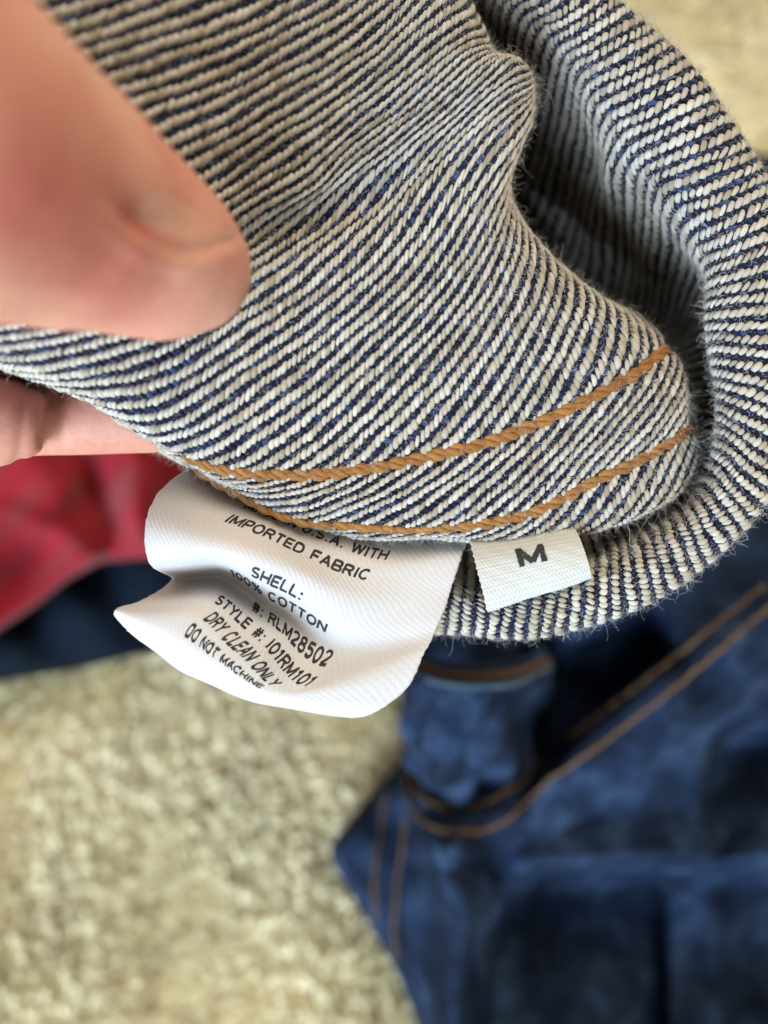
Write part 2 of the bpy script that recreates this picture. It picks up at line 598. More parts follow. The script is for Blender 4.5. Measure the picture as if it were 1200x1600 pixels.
# rolled loop of the same cloth behind it: stations along the loop
ST_L = [  # outer silhouette, inner lip, wall, deep wall, depth of the crest
    ((560, 965), (600, 880), (610, 840), (620, 790), 113),
    ((690, 990), (700, 905), (705, 860), (710, 800), 108),
    ((790, 997), (800, 915), (800, 865), (800, 800), 105),
    ((870, 988), (880, 905), (870, 850), (860, 790), 103.5),
    ((950, 965), (950, 875), (940, 830), (920, 780), 103),
    ((1030, 925), (1010, 850), (990, 815), (960, 760), 102.5),
    ((1100, 885), (1065, 810), (1045, 785), (1000, 730), 102),
    ((1160, 835), (1100, 765), (1070, 745), (1010, 700), 101.5),
    ((1205, 770), (1122, 700), (1112, 700), (1010, 670), 101),
    ((1232, 680), (1126, 630), (1124, 640), (1010, 630), 101),
    ((1245, 580), (1118, 560), (1120, 575), (1010, 600), 101),
    ((1245, 480), (1113, 490), (1116, 510), (1020, 575), 101.5),
    ((1230, 380), (1106, 425), (1108, 460), (1040, 560), 102),
    ((1207, 300), (1080, 360), (1072, 420), (1030, 540), 102.5),
    ((1175, 240), (1035, 295), (1020, 390), (1000, 510), 103),
    ((1128, 170), (990, 235), (978, 330), (960, 470), 103.5),
    ((1068, 100), (942, 165), (930, 260), (900, 400), 104.5),
    ((1000, 28), (888, 95), (868, 190), (830, 330), 106),
    ((925, -40), (820, 35), (800, 130), (770, 250), 108),
    ((830, -100), (750, -20), (730, 80), (700, 200), 110),
    ((720, -150), (670, -60), (650, 20), (630, 120), 112),
    ((610, -215), (580, -115), (565, -30), (550, 70), 115),
    ((490, -290), (470, -180), (460, -90), (450, 10), 119),
]


def loop_rows():
    cr = [P((o[0] * .5 + l[0] * .5), (o[1] * .5 + l[1] * .5), d) for o, l, w, w2, d in ST_L]
    t = [0.0]
    for a, b in zip(cr, cr[1:]):
        t.append(t[-1] + float(np.linalg.norm(b - a)))
    rows = {r: [] for r in (-20, -10.5, -6, -3, 0, 3, 6, 17, 34, 52)}
    for k, (o, l, w, w2, d) in zip(t, ST_L):
        o, l, w, w2 = map(np.array, (o, l, w, w2))
        m = 0.5 * (o + l)
        q = l - o
        rows[-20].append((k, *(o + 0.30 * q), d + 17))
        rows[-10.5].append((k, *(o + 0.02 * q), d + 8.5))
        rows[-6].append((k, *o, d + 4.5))
        rows[-3].append((k, *(o + 0.22 * q), d + 1.0))
        rows[0].append((k, *m, d))
        rows[3].append((k, *(o + 0.77 * q), d + 0.9))
        rows[6].append((k, *l, d + 4.2))
        rows[17].append((k, *w, d + 25))
        rows[34].append((k, *w2, d + 52))
        rows[52].append((k, *(w2 + 0.8 * (w2 - w) + np.array([-70, 0])), d + 72))
    return [(r, rows[r]) for r in sorted(rows)], t[-1], t


RL, TMAX, T_ST = loop_rows()


def loop_disp(U, V, g):
    h = 0.30 * np.sin(U * 0.16 + _ph[3]) + 0.2 * np.sin(U * 0.33 + V * 0.4 + _ph[4])
    # soft fold down the inner wall
    h += 1.6 * np.exp(-((U - T_ST[15] - 0.5 - 0.25 * (V - 6)) / 3.0) ** 2) * np.clip((V - 4) / 6, 0, 1)
    return h


LP = Surf(RL, np.arange(0, TMAX, 0.5), np.arange(-20, 52.01, 0.5), (5, 5), loop_disp)


def floats(surf, P_, q, ang, u0, u1, v0, v1, keep, flip=42.0, length=2.0, width=0.43):
    """cream weft floats in twill ribs: rib direction ang (deg from u), grains turned by flip"""
    th = math.radians(ang)
    ar, br = np.array([math.cos(th), math.sin(th)]), np.array([-math.sin(th), math.cos(th)])
    c = np.array([(u0 + u1) / 2, (v0 + v1) / 2])
    R = math.hypot(u1 - u0, v1 - v0) / 2
    nb, na = int(R / P_) + 2, int(R / q) + 2
    J, I = np.meshgrid(np.arange(-nb, nb + 1), np.arange(-na, na + 1))
    J, I = J.ravel(), I.ravel()

    def pick(off_a, off_b):
        a = I * q + (J * 0.37 % 1.0) * q + off_a
        b = J * P_ + off_b
        # slow drift of the ribs, and hand-made jitter
        b = b + 0.10 * np.sin(a * 0.31 + J * 1.7) + 0.06 * np.sin(a * 0.9 + J)
        uv = c + a[:, None] * ar + b[:, None] * br
        ok = (uv[:, 0] > u0) & (uv[:, 0] < u1) & (uv[:, 1] > v0) & (uv[:, 1] < v1) & keep(uv[:, 0], uv[:, 1])
        return uv[ok], J[ok]

    out = []
    for kind in ('weft', 'warp'):
        uv, jj = pick(0, 0) if kind == 'weft' else pick(q * 0.45, P_ * 0.5)
        n = len(uv)
        g = th + math.radians(flip) + rng.normal(0, 0.09, n)
        if kind == 'warp':
            g = th + math.radians(flip - 90) + rng.normal(0, 0.1, n)
        dr = np.stack([np.cos(g), np.sin(g)], -1)
        sd = np.stack([-np.sin(g), np.cos(g)], -1)
        rib = 1 + 0.10 * np.sin(jj * 2.3)[:, None] * np.ones((n, 1))
        if kind == 'weft':
            ln = length * (0.88 + 0.26 * rng.random((n, 1)))
            wd = width * (0.80 + 0.40 * rng.random((n, 1))) * rib * (1 + 0.22 * (rng.random((n, 1)) > 0.97))
            hb, ha = -0.22, 0.32
            K, M = 7, 7
        else:
            ln = 1.35 * (0.85 + 0.3 * rng.random((n, 1)))
            wd = 0.36 * (0.85 + 0.3 * rng.random((n, 1)))
            hb, ha = -0.32, 0.22
            K, M = 5, 6
        uv = uv + rng.normal(0, 0.045, (n, 2))
        s = np.linspace(-1, 1, K)
        prof = np.sqrt(np.clip(1 - np.abs(s) ** 2.1, 0, 1))
        prof[0] = prof[-1] = 0.06
        arch = ha * (1 - np.abs(s) ** 2.2)
        phi = np.linspace(0, 2 * np.pi, M, endpoint=False)
        cu = np.cos(phi)[None, None, :] * (wd[:, :, None] * prof[None, :, None])
        ch = np.sin(phi)[None, None, :] * (wd[:, :, None] * 0.70 * prof[None, :, None])
        U = uv[:, 0][:, None, None] + (dr[:, 0][:, None] * s[None] * ln / 2)[:, :, None] + cu * sd[:, 0][:, None, None]
        V = uv[:, 1][:, None, None] + (dr[:, 1][:, None] * s[None] * ln / 2)[:, :, None] + cu * sd[:, 1][:, None, None]
        lift = rng.normal(0, 0.05, (n, 1, 1))
        H = hb + arch[None, :, None] + ch + lift
        p, _ = surf.at(U, V, H)
        verts = p.reshape(-1, 3)
        k, m = np.meshgrid(np.arange(K - 1), np.arange(M), indexing='ij')
        a = (k * M + m).ravel()
        b = (k * M + (m + 1) % M).ravel()
        quad = np.stack([a, b, b + M, a + M], 1)
        faces = (quad[None] + (np.arange(n) * K * M)[:, None, None]).reshape(-1, 4)
        tn = np.clip(rng.normal(0.52, 0.24, n) + 0.16 * np.sin(jj * 2.9) + 0.12 * np.sin(uv[:, 0] * 0.35 + jj * 1.3), 0, 1)
        if kind == 'warp':
            tn = np.clip(rng.random(n) ** 2.2, 0, 1)
        out.append((verts, faces, np.repeat(tn, K * M)))
    return out


def fabric(name, surf, P_, q, ang, keep, lab=None, length=1.80, width=0.42, flip=37.0):
    u0, u1, v0, v1 = surf.us[0], surf.us[-1], surf.vs[0], surf.vs[-1]
    v, f = surf.mesh_data(-0.12)
    v2, f2 = solid(v, f, (-0.75 * surf.n).reshape(-1, 3))
    base = build(name, v2, f2, M_GROUND, garment)
    if lab:
        base['label'] = lab
    (wv, wf, wt), (kv, kf, kt) = floats(surf, P_, q, ang, u0 + .5, u1 - .5, v0 + .5, v1 - .5, keep, flip=flip, length=length, width=width)
    o = build('weft_yarn', wv, wf, M_WEFT, base, tone=wt)
    tag(o, kind='stuff')
    o = build('warp_yarn', kv, kf, M_WARP, base, tone=kt)
    tag(o, kind='stuff')
    return base


fp = fabric('front_panel', F, 1.88, 0.92, 34.0, lambda u, v: v > -16, 'striped front panel pinched by the thumb')
rl = fabric('rolled_edge', LP, 1.92, 1.04, 90.0, lambda u, v: (v > -10) & (v < 40), 'rolled edge looping round the dark opening', 1.95, 0.40, 43.0)


# garment layer added behind the front panel to keep light out of the opening
ROWS_B = [
    (0, [(0, 330, 800, 126), (1, 520, 812, 124), (2, 720, 818, 124), (3, 900, 800, 124), (4, 1000, 760, 150)]),
    (1, [(0, 345, 700, 128), (1, 520, 700, 132), (2, 720, 690, 136), (3, 900, 660, 140), (4, 1040, 640, 175)]),
    (2, [(0, 360, 450, 126), (1, 520, 450, 134), (2, 720, 440, 142), (3, 880, 430, 165), (4, 1040, 470, 185)]),
    (3, [(0, 380, 150, 122), (1, 520, 150, 130), (2, 680, 150, 140), (3, 800, 160, 165), (4, 900, 180, 185)]),
    (4, [(0, 400, -200, 122), (1, 520, -200, 128), (2, 640, -180, 134), (3, 720, -150, 142), (4, 780, -120, 150)]),
]
BP = Surf(ROWS_B, np.arange(0, 4.01, 0.05), np.arange(0, 4.01, 0.05), (3, 3))
v, f = BP.mesh_data()
v2, f2 = solid(v, f, (-0.9 * BP.n).reshape(-1, 3))
build('light_block_panel', v2, f2, M_GROUND, garment)


# fuzz: loose cotton fibres standing off the cloth
def fuzz(surf, n, dens, lmean, parent, rad=0.0105, lift=0.25, up=(0.3, 1.0), mat=None):
    u = rng.uniform(surf.us[0] + .5, surf.us[-1] - .5, n * 3)
    v = rng.uniform(surf.vs[0] + .5, surf.vs[-1] - .5, n * 3)
    k = rng.random(n * 3) < dens(u, v)
    u, v = u[k][:n], v[k][:n]
    m = len(u)
    p, nn = surf.at(u, v, np.full(m, lift))
    ln = np.clip(rng.exponential(lmean, m), 0.3, lmean * 2.4)
    d = nn * rng.uniform(*up, (m, 1)) + rng.normal(0, 0.6, (m, 3))
    d /= np.linalg.norm(d, axis=1, keepdims=True)
    npt = 9
    pts = np.empty((m, npt, 3))
    pts[:, 0] = p
    bend = rng.normal(0, 0.30, (m, 3))
    for k_ in range(1, npt):
        pts[:, k_] = pts[:, k_ - 1] + d * (ln / (npt - 1))[:, None]
        d = d + bend + rng.normal(0, 0.30, (m, 3))
        d /= np.linalg.norm(d, axis=1, keepdims=True)
        bend = bend * 0.8 + rng.normal(0, 0.12, (m, 3))
    r = rad * (0.7 + 0.6 * rng.random((m, 1))) * np.linspace(1, 0.55, npt)[None]
    o = hair('fuzz', pts, r, mat or M_FUZZ, parent, npt)
    tag(o, kind='stuff')


fuzz(F, 32000, lambda u, v: 0.35 + 0.65 * np.clip((u - 12) / 14, 0, 1), 0.95, fp, rad=0.013)
fuzz(LP, 24000, lambda u, v: 0.35 + 0.65 * np.exp(-((v - 6) / 5) ** 2) + 0.3 * np.exp(-((v + 6) / 2) ** 2), 0.95, rl, rad=0.014)
# short lint lying on the yarns
fuzz(F, 22000, lambda u, v: np.ones_like(u), 0.55, fp, rad=0.017, lift=0.36, up=(-0.05, 0.25), mat=M_LINT)
fuzz(LP, 18000, lambda u, v: np.ones_like(u), 0.55, rl, rad=0.017, lift=0.36, up=(-0.05, 0.25), mat=M_LINT)
# longer strays along the lips and the raw lower edge
fuzz(LP, 520, lambda u, v: 1.0 * ((v > -9) & (v < -4)), 2.2, rl, rad=0.022)
fuzz(LP, 420, lambda u, v: 1.0 * ((v > 3) & (v < 12)), 2.2, rl, rad=0.018)
fuzz(F, 320, lambda u, v: 1.0 * ((u > 22) & (v > -16) & (v < 60)), 2.0, fp, rad=0.018)


# ------------------------------------------------------------------ orange chain stitching
def tube(path, rad, sides=7, frame=None):
    """closed tube along path (K,3); rad scalar or (K,)"""
    path = np.asarray(path, float)
    K = len(path)
    rad = np.broadcast_to(np.asarray(rad, float), (K,))
    tg = np.gradient(path, axis=0)
    tg /= np.linalg.norm(tg, axis=1, keepdims=True) + 1e-12
    ref = np.array([0.13, 0.21, 0.97])
    a = np.cross(tg, ref)
    a /= np.linalg.norm(a, axis=1, keepdims=True) + 1e-12
    b = np.cross(tg, a)
    ph = np.linspace(0, 2 * np.pi, sides, endpoint=False)
    v = path[:, None] + rad[:, None, None] * (a[:, None] * np.cos(ph)[None, :, None] + b[:, None] * np.sin(ph)[None, :, None])
    k, m = np.meshgrid(np.arange(K - 1), np.arange(sides), indexing='ij')
    i0 = (k * sides + m).ravel()
    i1 = (k * sides + (m + 1) % sides).ravel()
    return v.reshape(-1, 3), np.stack([i0, i1, i1 + sides, i0 + sides], 1)


def join(parts):
    vs, fs, n = [], [], 0
    for v, f in parts:
        vs.append(v)
        fs.append(f + n)
        n += len(v)
    return np.concatenate(vs), np.concatenate(fs)


def stitch_row(y0, x0, x1, lab, rise=0.0):
    xs = np.arange(x0, x1, 0.4)
    core, _ = F.at(xs, y0 + rise * np.clip((10 - xs) / 25, 0, 1) + 0.06 * np.sin(xs), np.full(len(xs), 0.25))
    v, f = tube(core, 0.5, 7)
    row = build('stitch_row', v, f, M_THREAD, garment, tone=np.full(len(v), 0.25))
    row['label'] = lab
    x = x0
    while x < x1 - 2:
        pit = 2.7 + random.uniform(-0.25, 0.25)
        wob, skew = random.uniform(-0.10, 0.10), random.uniform(-0.12, 0.12)
        t = np.linspace(-0.06, 1.06, 15)
        xx = x + t * pit
        yy = y0 + rise * np.clip((10 - xx) / 25, 0, 1) + wob + skew * (t - 0.5)
        hh = 0.02 + 0.34 * np.sin(np.pi * np.clip(t, 0, 1)) ** 0.6
        cen, nn = F.at(xx, yy, hh)
        tgt = np.gradient(cen, axis=0)
        tgt /= np.linalg.norm(tgt, axis=1, keepdims=True)
        sid = np.cross(nn, tgt)
        parts = []
        ph0 = random.uniform(0, 6.28)
        swell = 0.62 + 0.38 * np.sin(np.pi * np.clip(t, 0.02, 0.98)) ** 0.6
        for ply in range(3):      # three plies twisted round each other
            an = t * 3.4 + ply * 2.094 + ph0
            off = sid * (0.56 * np.cos(an) * swell)[:, None] + nn * (0.20 * np.sin(an) * swell)[:, None]
            parts.append(tube(cen + off, random.uniform(0.42, 0.50) * swell, 7))
        v, f = join(parts)
        tn = np.clip(random.gauss(0.5, 0.16) + np.repeat([-.14, 0, .14], len(v) // 3) + rng.normal(0, .06, len(v)), 0, 1)
        build('stitch', v, f, M_THREAD, row, tone=tn)
        x += pit


stitch_row(11, -29, 46.5, 'upper row of orange stitching on the hem')
stitch_row(-3, -29, 49, 'lower row of orange stitching above the tags', 2.2)

# ------------------------------------------------------------------ care label
UW = 42.0
LU = [0, .25, .5, .75, 1.0]


def lrow(v, *pts):
    return (v, [(u * UW, *p) for u, p in zip(LU, pts)])


# V grows downwards; rows are listed from the bottom so that v = -V grows upwards
ROWS_LB = [
    lrow(-33, (200, 985, 105), (258, 1032, 105), (330, 1072, 106), (430, 1106, 108), (550, 1122, 109)),
    lrow(-30.2, (182, 965, 100.6), (250, 1015, 100.2), (335, 1063, 101), (434, 1099, 103), (578, 1116, 105)),
    lrow(-28.6, (178, 955, 99), (258, 995, 97.8), (345, 1046, 98.4), (440, 1091, 100.6), (600, 1106, 103.2)),
    lrow(-26.8, (190, 948, 99.6), (274, 965, 98.2), (346, 1026, 98.4), (448, 1087, 100.4), (618, 1094, 102.9)),
    lrow(-25, (205, 945, 101), (300, 950, 99.2), (378, 1015, 99.4), (462, 1083, 100.6), (640, 1072, 102.8)),
    lrow(-21.5, (245, 925, 107), (330, 925, 105), (418, 988, 103.5), (505, 1058, 102.6), (662, 1022, 103)),
    lrow(-19, (268, 906, 110.5), (338, 902, 109.5), (428, 960, 107.6), (532, 1018, 105.4), (674, 998, 103.6)),
    lrow(-16.5, (262, 900, 106), (335, 890, 105.5), (430, 935, 105.6), (542, 993, 104.6), (682, 982, 104.2)),
    lrow(-14, (232, 882, 99.5), (325, 873, 99), (432, 915, 101), (552, 972, 104), (692, 958, 104.6)),
    lrow(-11.5, (225, 835, 98.5), (322, 848, 98), (447, 888, 99.8), (568, 940, 103.4), (702, 930, 105)),
    lrow(-7.3, (242, 776, 101.5), (350, 806, 101.5), (462, 854, 102.6), (582, 900, 104.4), (712, 898, 105.6)),
    lrow(-5, (270, 748, 105), (375, 792, 104.5), (478, 833, 104.8), (598, 876, 105.4), (722, 866, 106)),
    lrow(-0, (300, 730, 110), (400, 765, 110), (500, 800, 110), (622, 825, 110), (735, 832, 110)),
]


def label_disp(U, V, g):
    return (0.12 * np.sin(U * 0.5 + V * 0.2 + 1) + 0.35 * np.exp(-(((U - 21) / 5) ** 2 + ((V + 30) / 1.6) ** 2))
            - 0.15 * np.sin(V * 0.8 + U * 0.1) * np.clip((U - 20) / 20, 0, 1))


LB = Surf(ROWS_LB, np.arange(0, UW + 0.01, 0.3), np.arange(-33, 0.01, 0.3), (5, 4), label_disp)
# ragged, slightly wavy cut edge
edge_amp = np.exp(-np.minimum(LB.us[None, :], UW - LB.us[None, :]) / 0.5) * rng.normal(0, 0.05, LB.g.shape[:2])
LB.g[..., 0] += edge_amp
v, f = LB.mesh_data()
UVg = np.stack(np.meshgrid(LB.us, LB.vs), -1).reshape(-1, 2)
fab = np.concatenate([UVg, np.zeros((len(UVg), 1))], 1)
v2, f2 = solid(v, f, (-0.16 * LB.n).reshape(-1, 3))
care = build('care_label', v2, f2, M_LABEL, garment, uv=np.concatenate([fab, fab]))
care['label'] = 'white satin care label printed in black, curling below the hem'


def arc(cx, cy, rx, ry, a0, a1, n=10):
    a = np.radians(np.linspace(a0, a1, n))
    return [(cx + rx * math.cos(t), cy + ry * math.sin(t)) for t in a]


# strokes of a wide grotesque, cap height 1: glyph -> (advance, list of centre lines)
GL = {
    'A': (1.0, [[(0.08, 0), (0.5, 1), (0.92, 0)], [(0.24, 0.34), (0.76, 0.34)]]),
    'B': (0.92, [[(0.1, 0), (0.1, 1)], [(0.1, 0.95)] + arc(0.55, 0.74, 0.26, 0.22, 90, -90) + [(0.1, 0.52)], [(0.1, 0.52)] + arc(0.57, 0.28, 0.29, 0.23, 90, -90) + [(0.1, 0.05)]]),
    'C': (1.0, [arc(0.5, 0.5, 0.42, 0.46, 42, 318, 18)]),
    'D': (1.0, [[(0.1, 0), (0.1, 1)], [(0.1, 0.95)] + arc(0.5, 0.5, 0.40, 0.45, 80, -80, 14) + [(0.1, 0.05)]]),
    'E': (0.86, [[(0.1, 0), (0.1, 1)], [(0.1, 0.94), (0.82, 0.94)], [(0.1, 0.51), (0.76, 0.51)], [(0.1, 0.06), (0.84, 0.06)]]),
    'F': (0.82, [[(0.1, 0), (0.1, 1)], [(0.1, 0.94), (0.8, 0.94)], [(0.1, 0.5), (0.72, 0.5)]]),
    'H': (0.98, [[(0.1, 0), (0.1, 1)], [(0.88, 0), (0.88, 1)], [(0.1, 0.51), (0.88, 0.51)]]),
    'I': (0.32, [[(0.16, 0), (0.16, 1)]]),
    'L': (0.80, [[(0.1, 1), (0.1, 0)], [(0.1, 0.06), (0.78, 0.06)]]),
    'M': (1.14, [[(0.1, 0), (0.1, 1)], [(1.04, 0), (1.04, 1)], [(0.12, 0.93), (0.57, 0.12)], [(0.57, 0.12), (1.02, 0.93)]]),
    'N': (1.0, [[(0.1, 0), (0.1, 1)], [(0.9, 0), (0.9, 1)], [(0.12, 0.94), (0.88, 0.06)]]),
    'O': (1.06, [arc(0.53, 0.5, 0.44, 0.46, 0, 360, 24)]),
    'P': (0.88, [[(0.1, 0), (0.1, 1)], [(0.1, 0.94)] + arc(0.53, 0.70, 0.28, 0.24, 90, -90) + [(0.1, 0.46)]]),
    'R': (0.96, [[(0.1, 0), (0.1, 1)], [(0.1, 0.94)] + arc(0.55, 0.72, 0.28, 0.22, 90, -90) + [(0.1, 0.50)], [(0.55, 0.5), (0.86, 0)]]),
    'S': (0.92, [arc(0.46, 0.73, 0.32, 0.22, 30, 270, 12) + arc(0.46, 0.28, 0.35, 0.23, 90, -150, 12)]),
    'T': (0.88, [[(0.44, 0), (0.44, 1)], [(0.04, 0.94), (0.84, 0.94)]]),
    'U': (0.98, [[(0.1, 1), (0.1, 0.4)] + arc(0.49, 0.42, 0.39, 0.37, 180, 360, 12) + [(0.88, 1)]]),
    'W': (1.3, [[(0.06, 1), (0.34, 0.04), (0.65, 0.9), (0.96, 0.04), (1.24, 1)]]),
    'Y': (0.96, [[(0.06, 1), (0.48, 0.46), (0.9, 1)], [(0.48, 0.46), (0.48, 0)]]),
    '0': (0.90, [arc(0.45, 0.5, 0.35, 0.46, 0, 360, 22)]),
    '1': (0.60, [[(0.08, 0.72), (0.36, 0.94)], [(0.36, 1), (0.36, 0)]]),
    '2': (0.88, [arc(0.44, 0.69, 0.33, 0.26, 165, -38, 12) + [(0.1, 0.07)], [(0.08, 0.06), (0.82, 0.06)]]),
    '5': (0.88, [[(0.78, 0.94), (0.2, 0.94), (0.14, 0.52)] + arc(0.43, 0.32, 0.34, 0.27, 125, -150, 14)]),
    '8': (0.90, [arc(0.45, 0.74, 0.29, 0.22, 0, 360, 16), arc(0.45, 0.28, 0.35, 0.24, 0, 360, 18)]),
    '#': (0.96, [[(0.24, 0), (0.38, 1)], [(0.58, 0), (0.72, 1)], [(0.06, 0.66), (0.92, 0.66)], [(0.04, 0.34), (0.9, 0.34)]]),
    '%': (1.3, [arc(0.28, 0.75, 0.2, 0.2, 0, 360, 14), arc(1.0, 0.24, 0.2, 0.2, 0, 360, 14), [(0.34, 0), (0.94, 1)]]),
    ':': (0.36, [[(0.18, 0.0), (0.18, 0.18)], [(0.18, 0.52), (0.18, 0.70)]]),
    '.': (0.36, [[(0.18, 0.0), (0.18, 0.18)]]),
    ' ': (0.5, []),
}


fuzz(LB, 420, lambda u, v: 1.0 * ((u < 0.7) | (u > UW - 0.7) | (v < -32)), 0.55, care, rad=0.016, lift=0.0, up=(-0.2, 0.4))


def text_shape(txt, sw=0.19):
    """flat lettering as quads: verts (n,2) with cap height 1, baseline 0"""
    vs, fs, x = [], [], 0.0
    for ch in txt:
        adv, strokes = GL[ch]
        for st in strokes:
            p = np.array(st, float) + [x, 0]
            # resample so that the ink bends with the cloth
            t = np.concatenate([[0], np.cumsum(np.hypot(*np.diff(p, axis=0).T))])
            q = np.unique(np.concatenate([t, np.arange(0, t[-1], 0.16)]))
            p = np.stack([np.interp(q, t, p[:, 0]), np.interp(q, t, p[:, 1])], 1)
            tg = np.gradient(p, axis=0)
            tg /= np.linalg.norm(tg, axis=1, keepdims=True) + 1e-9
            nn = np.stack([-tg[:, 1], tg[:, 0]], 1)
            w = sw / 2 * (1 + rng.normal(0, 0.07, (len(p), 1)))
            b0 = len(vs)
            for a_, c_ in zip(p + nn * w, p - nn * w):
                vs += [a_, c_]
            for k in range(len(p) - 1):
                fs.append([b0 + 2 * k, b0 + 2 * k + 1, b0 + 2 * k + 3, b0 + 2 * k + 2])
        x += adv + 0.14
    return np.array(vs), fs


def print_line(surf, txt, uc, vbase, width, height, parent, name='printed_line', sw=0.235, lift=0.035):
    vs, fs = text_shape(txt, sw)
    x0, x1 = vs[:, 0].min(), vs[:, 0].max()
    U = uc + (vs[:, 0] - (x0 + x1) / 2) / (x1 - x0) * width
    V = vbase + vs[:, 1] * height
    p, n = surf.at(U, V, np.full(len(U), lift))
    o = build(name, p, fs, M_INK, parent, smooth=False)
    words = txt.lower().replace('#', 'number').replace(':', '')
    o['label'] = ('black printed words ' if len(txt) > 1 else 'black printed letter ') + words
    return o


C = UW * 0.5
print_line(LB, 'MADE IN U.S.A. WITH', C + 0.4, -4.9, 21, 1.45, care)
print_line(LB, 'IMPORTED FABRIC', C, -8.0, 19.8, 1.5, care)
print_line(LB, 'SHELL:', C - 0.2, -14.3, 7.2, 1.5, care)
print_line(LB, '100% COTTON', C + 0.1, -17.0, 15.2, 1.5, care)
print_line(LB, '#: RLM28502', C + 3.2, -20.5, 13.2, 1.5, care)
print_line(LB, 'STYLE #: I01RM101', C + 0.6, -23.1, 18.6, 1.5, care)
print_line(LB, 'DRY CLEAN ONLY', C, -25.5, 14.6, 1.45, care)
print_line(LB, 'DO NOT MACHINE', C - 0.2, -27.7, 14.6, 1.35, care)

# ------------------------------------------------------------------ size tag: folded woven tape
TW, TH = 14.6, 9.0
ROWS_T = [
    (-2.0, [(0, 764, 945, 104.6), (TW / 2, 845, 917, 104.4), (TW, 922, 893, 104.6)]),
    (0, [(0, 762, 955, 102.6), (TW / 2, 845, 930, 102.4), (TW, 925, 903, 102.6)]),
    (2.5, [(0, 755, 925, 101.4), (TW / 2, 838, 903, 101.2), (TW, 920, 880, 101.6)]),
    (6, [(0, 744, 883, 102), (TW / 2, 828, 866, 101.6), (TW, 910, 850, 102.2)]),
    (9, [(0, 736, 848, 104.6), (TW / 2, 818, 835, 104.4), (TW, 898, 822, 104.6)]),
    (11, [(0, 733, 828, 108), (TW / 2, 815, 815, 108), (TW, 895, 803, 108)]),
]


def tape_disp(U, V, g):
    # plain weave: rows of little floats
    a = np.sin(U * 2 * np.pi / 0.52 + np.pi * (np.floor(V / 0.42) % 2))
    b = np.abs(np.sin(V * np.pi / 0.42))
    h = 0.055 * a * b + 0.05 * b
    return h + 0.10 * np.sin(U * 0.6 + 1) + 0.02 * np.sin(U * 2.1 + V * 3)


TG = Surf(ROWS_T, np.arange(0, TW + .01, 0.09), np.arange(-2.0, 11.01, 0.09), (3, 3), tape_disp)
v, f = TG.mesh_data()
tt = np.clip(0.5 + rng.normal(0, 0.10, TG.g.shape[:2]) + 0.25 * np.sin(np.arange(TG.g.shape[0]) * 0.9)[:, None], 0, 1).ravel()
v2, f2 = solid(v, f, (-0.35 * TG.n).reshape(-1, 3))
tagm = build('size_tag', v2, f2, M_TAG, garment, tone=np.concatenate([tt, tt]))
tagm['label'] = 'small white woven tag with a black letter M'
# the back leg of the folded tape
BK = Surf([(r[0], [(n[0], n[1], n[2], n[3] + 2.2) for n in r[1]]) for r in ROWS_T[1:]], np.arange(0, TW + .01, 0.5), np.arange(0.2, 11.01, 0.5), (2, 2))
v, f = BK.mesh_data()
v2, f2 = solid(v, f, (-0.35 * BK.n).reshape(-1, 3))
build('back_fold', v2, f2, M_TAG, tagm, tone=np.full(len(v2), 0.5))
# the letter M
print_line(TG, 'M', TW * 0.51, 4.5, 3.9, 2.6, tagm, name='printed_letter', sw=0.24, lift=0.10)

# ------------------------------------------------------------------ hand
hand = thing('hand', tuple(cam2world(P(-100, 420, 90))), 'bare hand pinching the striped cloth between thumb and fingers', 'hand')


def chain(bm, nodes):
    """row of overlapping balls between (px, py, d, r mm) nodes, later fused into one skin"""
    pts = [(P(a, b, c), r) for a, b, c, r in nodes]
    for (p0, r0), (p1, r1) in zip(pts, pts[1:]):
        L = np.linalg.norm(p1 - p0)
        k = max(2, int(L / (min(r0, r1) * 0.22)))
        for i in range(k + 1):
            t = i / k
            tt_ = t * t * (3 - 2 * t) * 0.5 + t * 0.5
            c = p0 * (1 - t) + p1 * t
            r = r0 * (1 - tt_) + r1 * tt_
            bmesh.ops.create_icosphere(bm, subdivisions=3, radius=r, matrix=Matrix.Translation(c.tolist()))


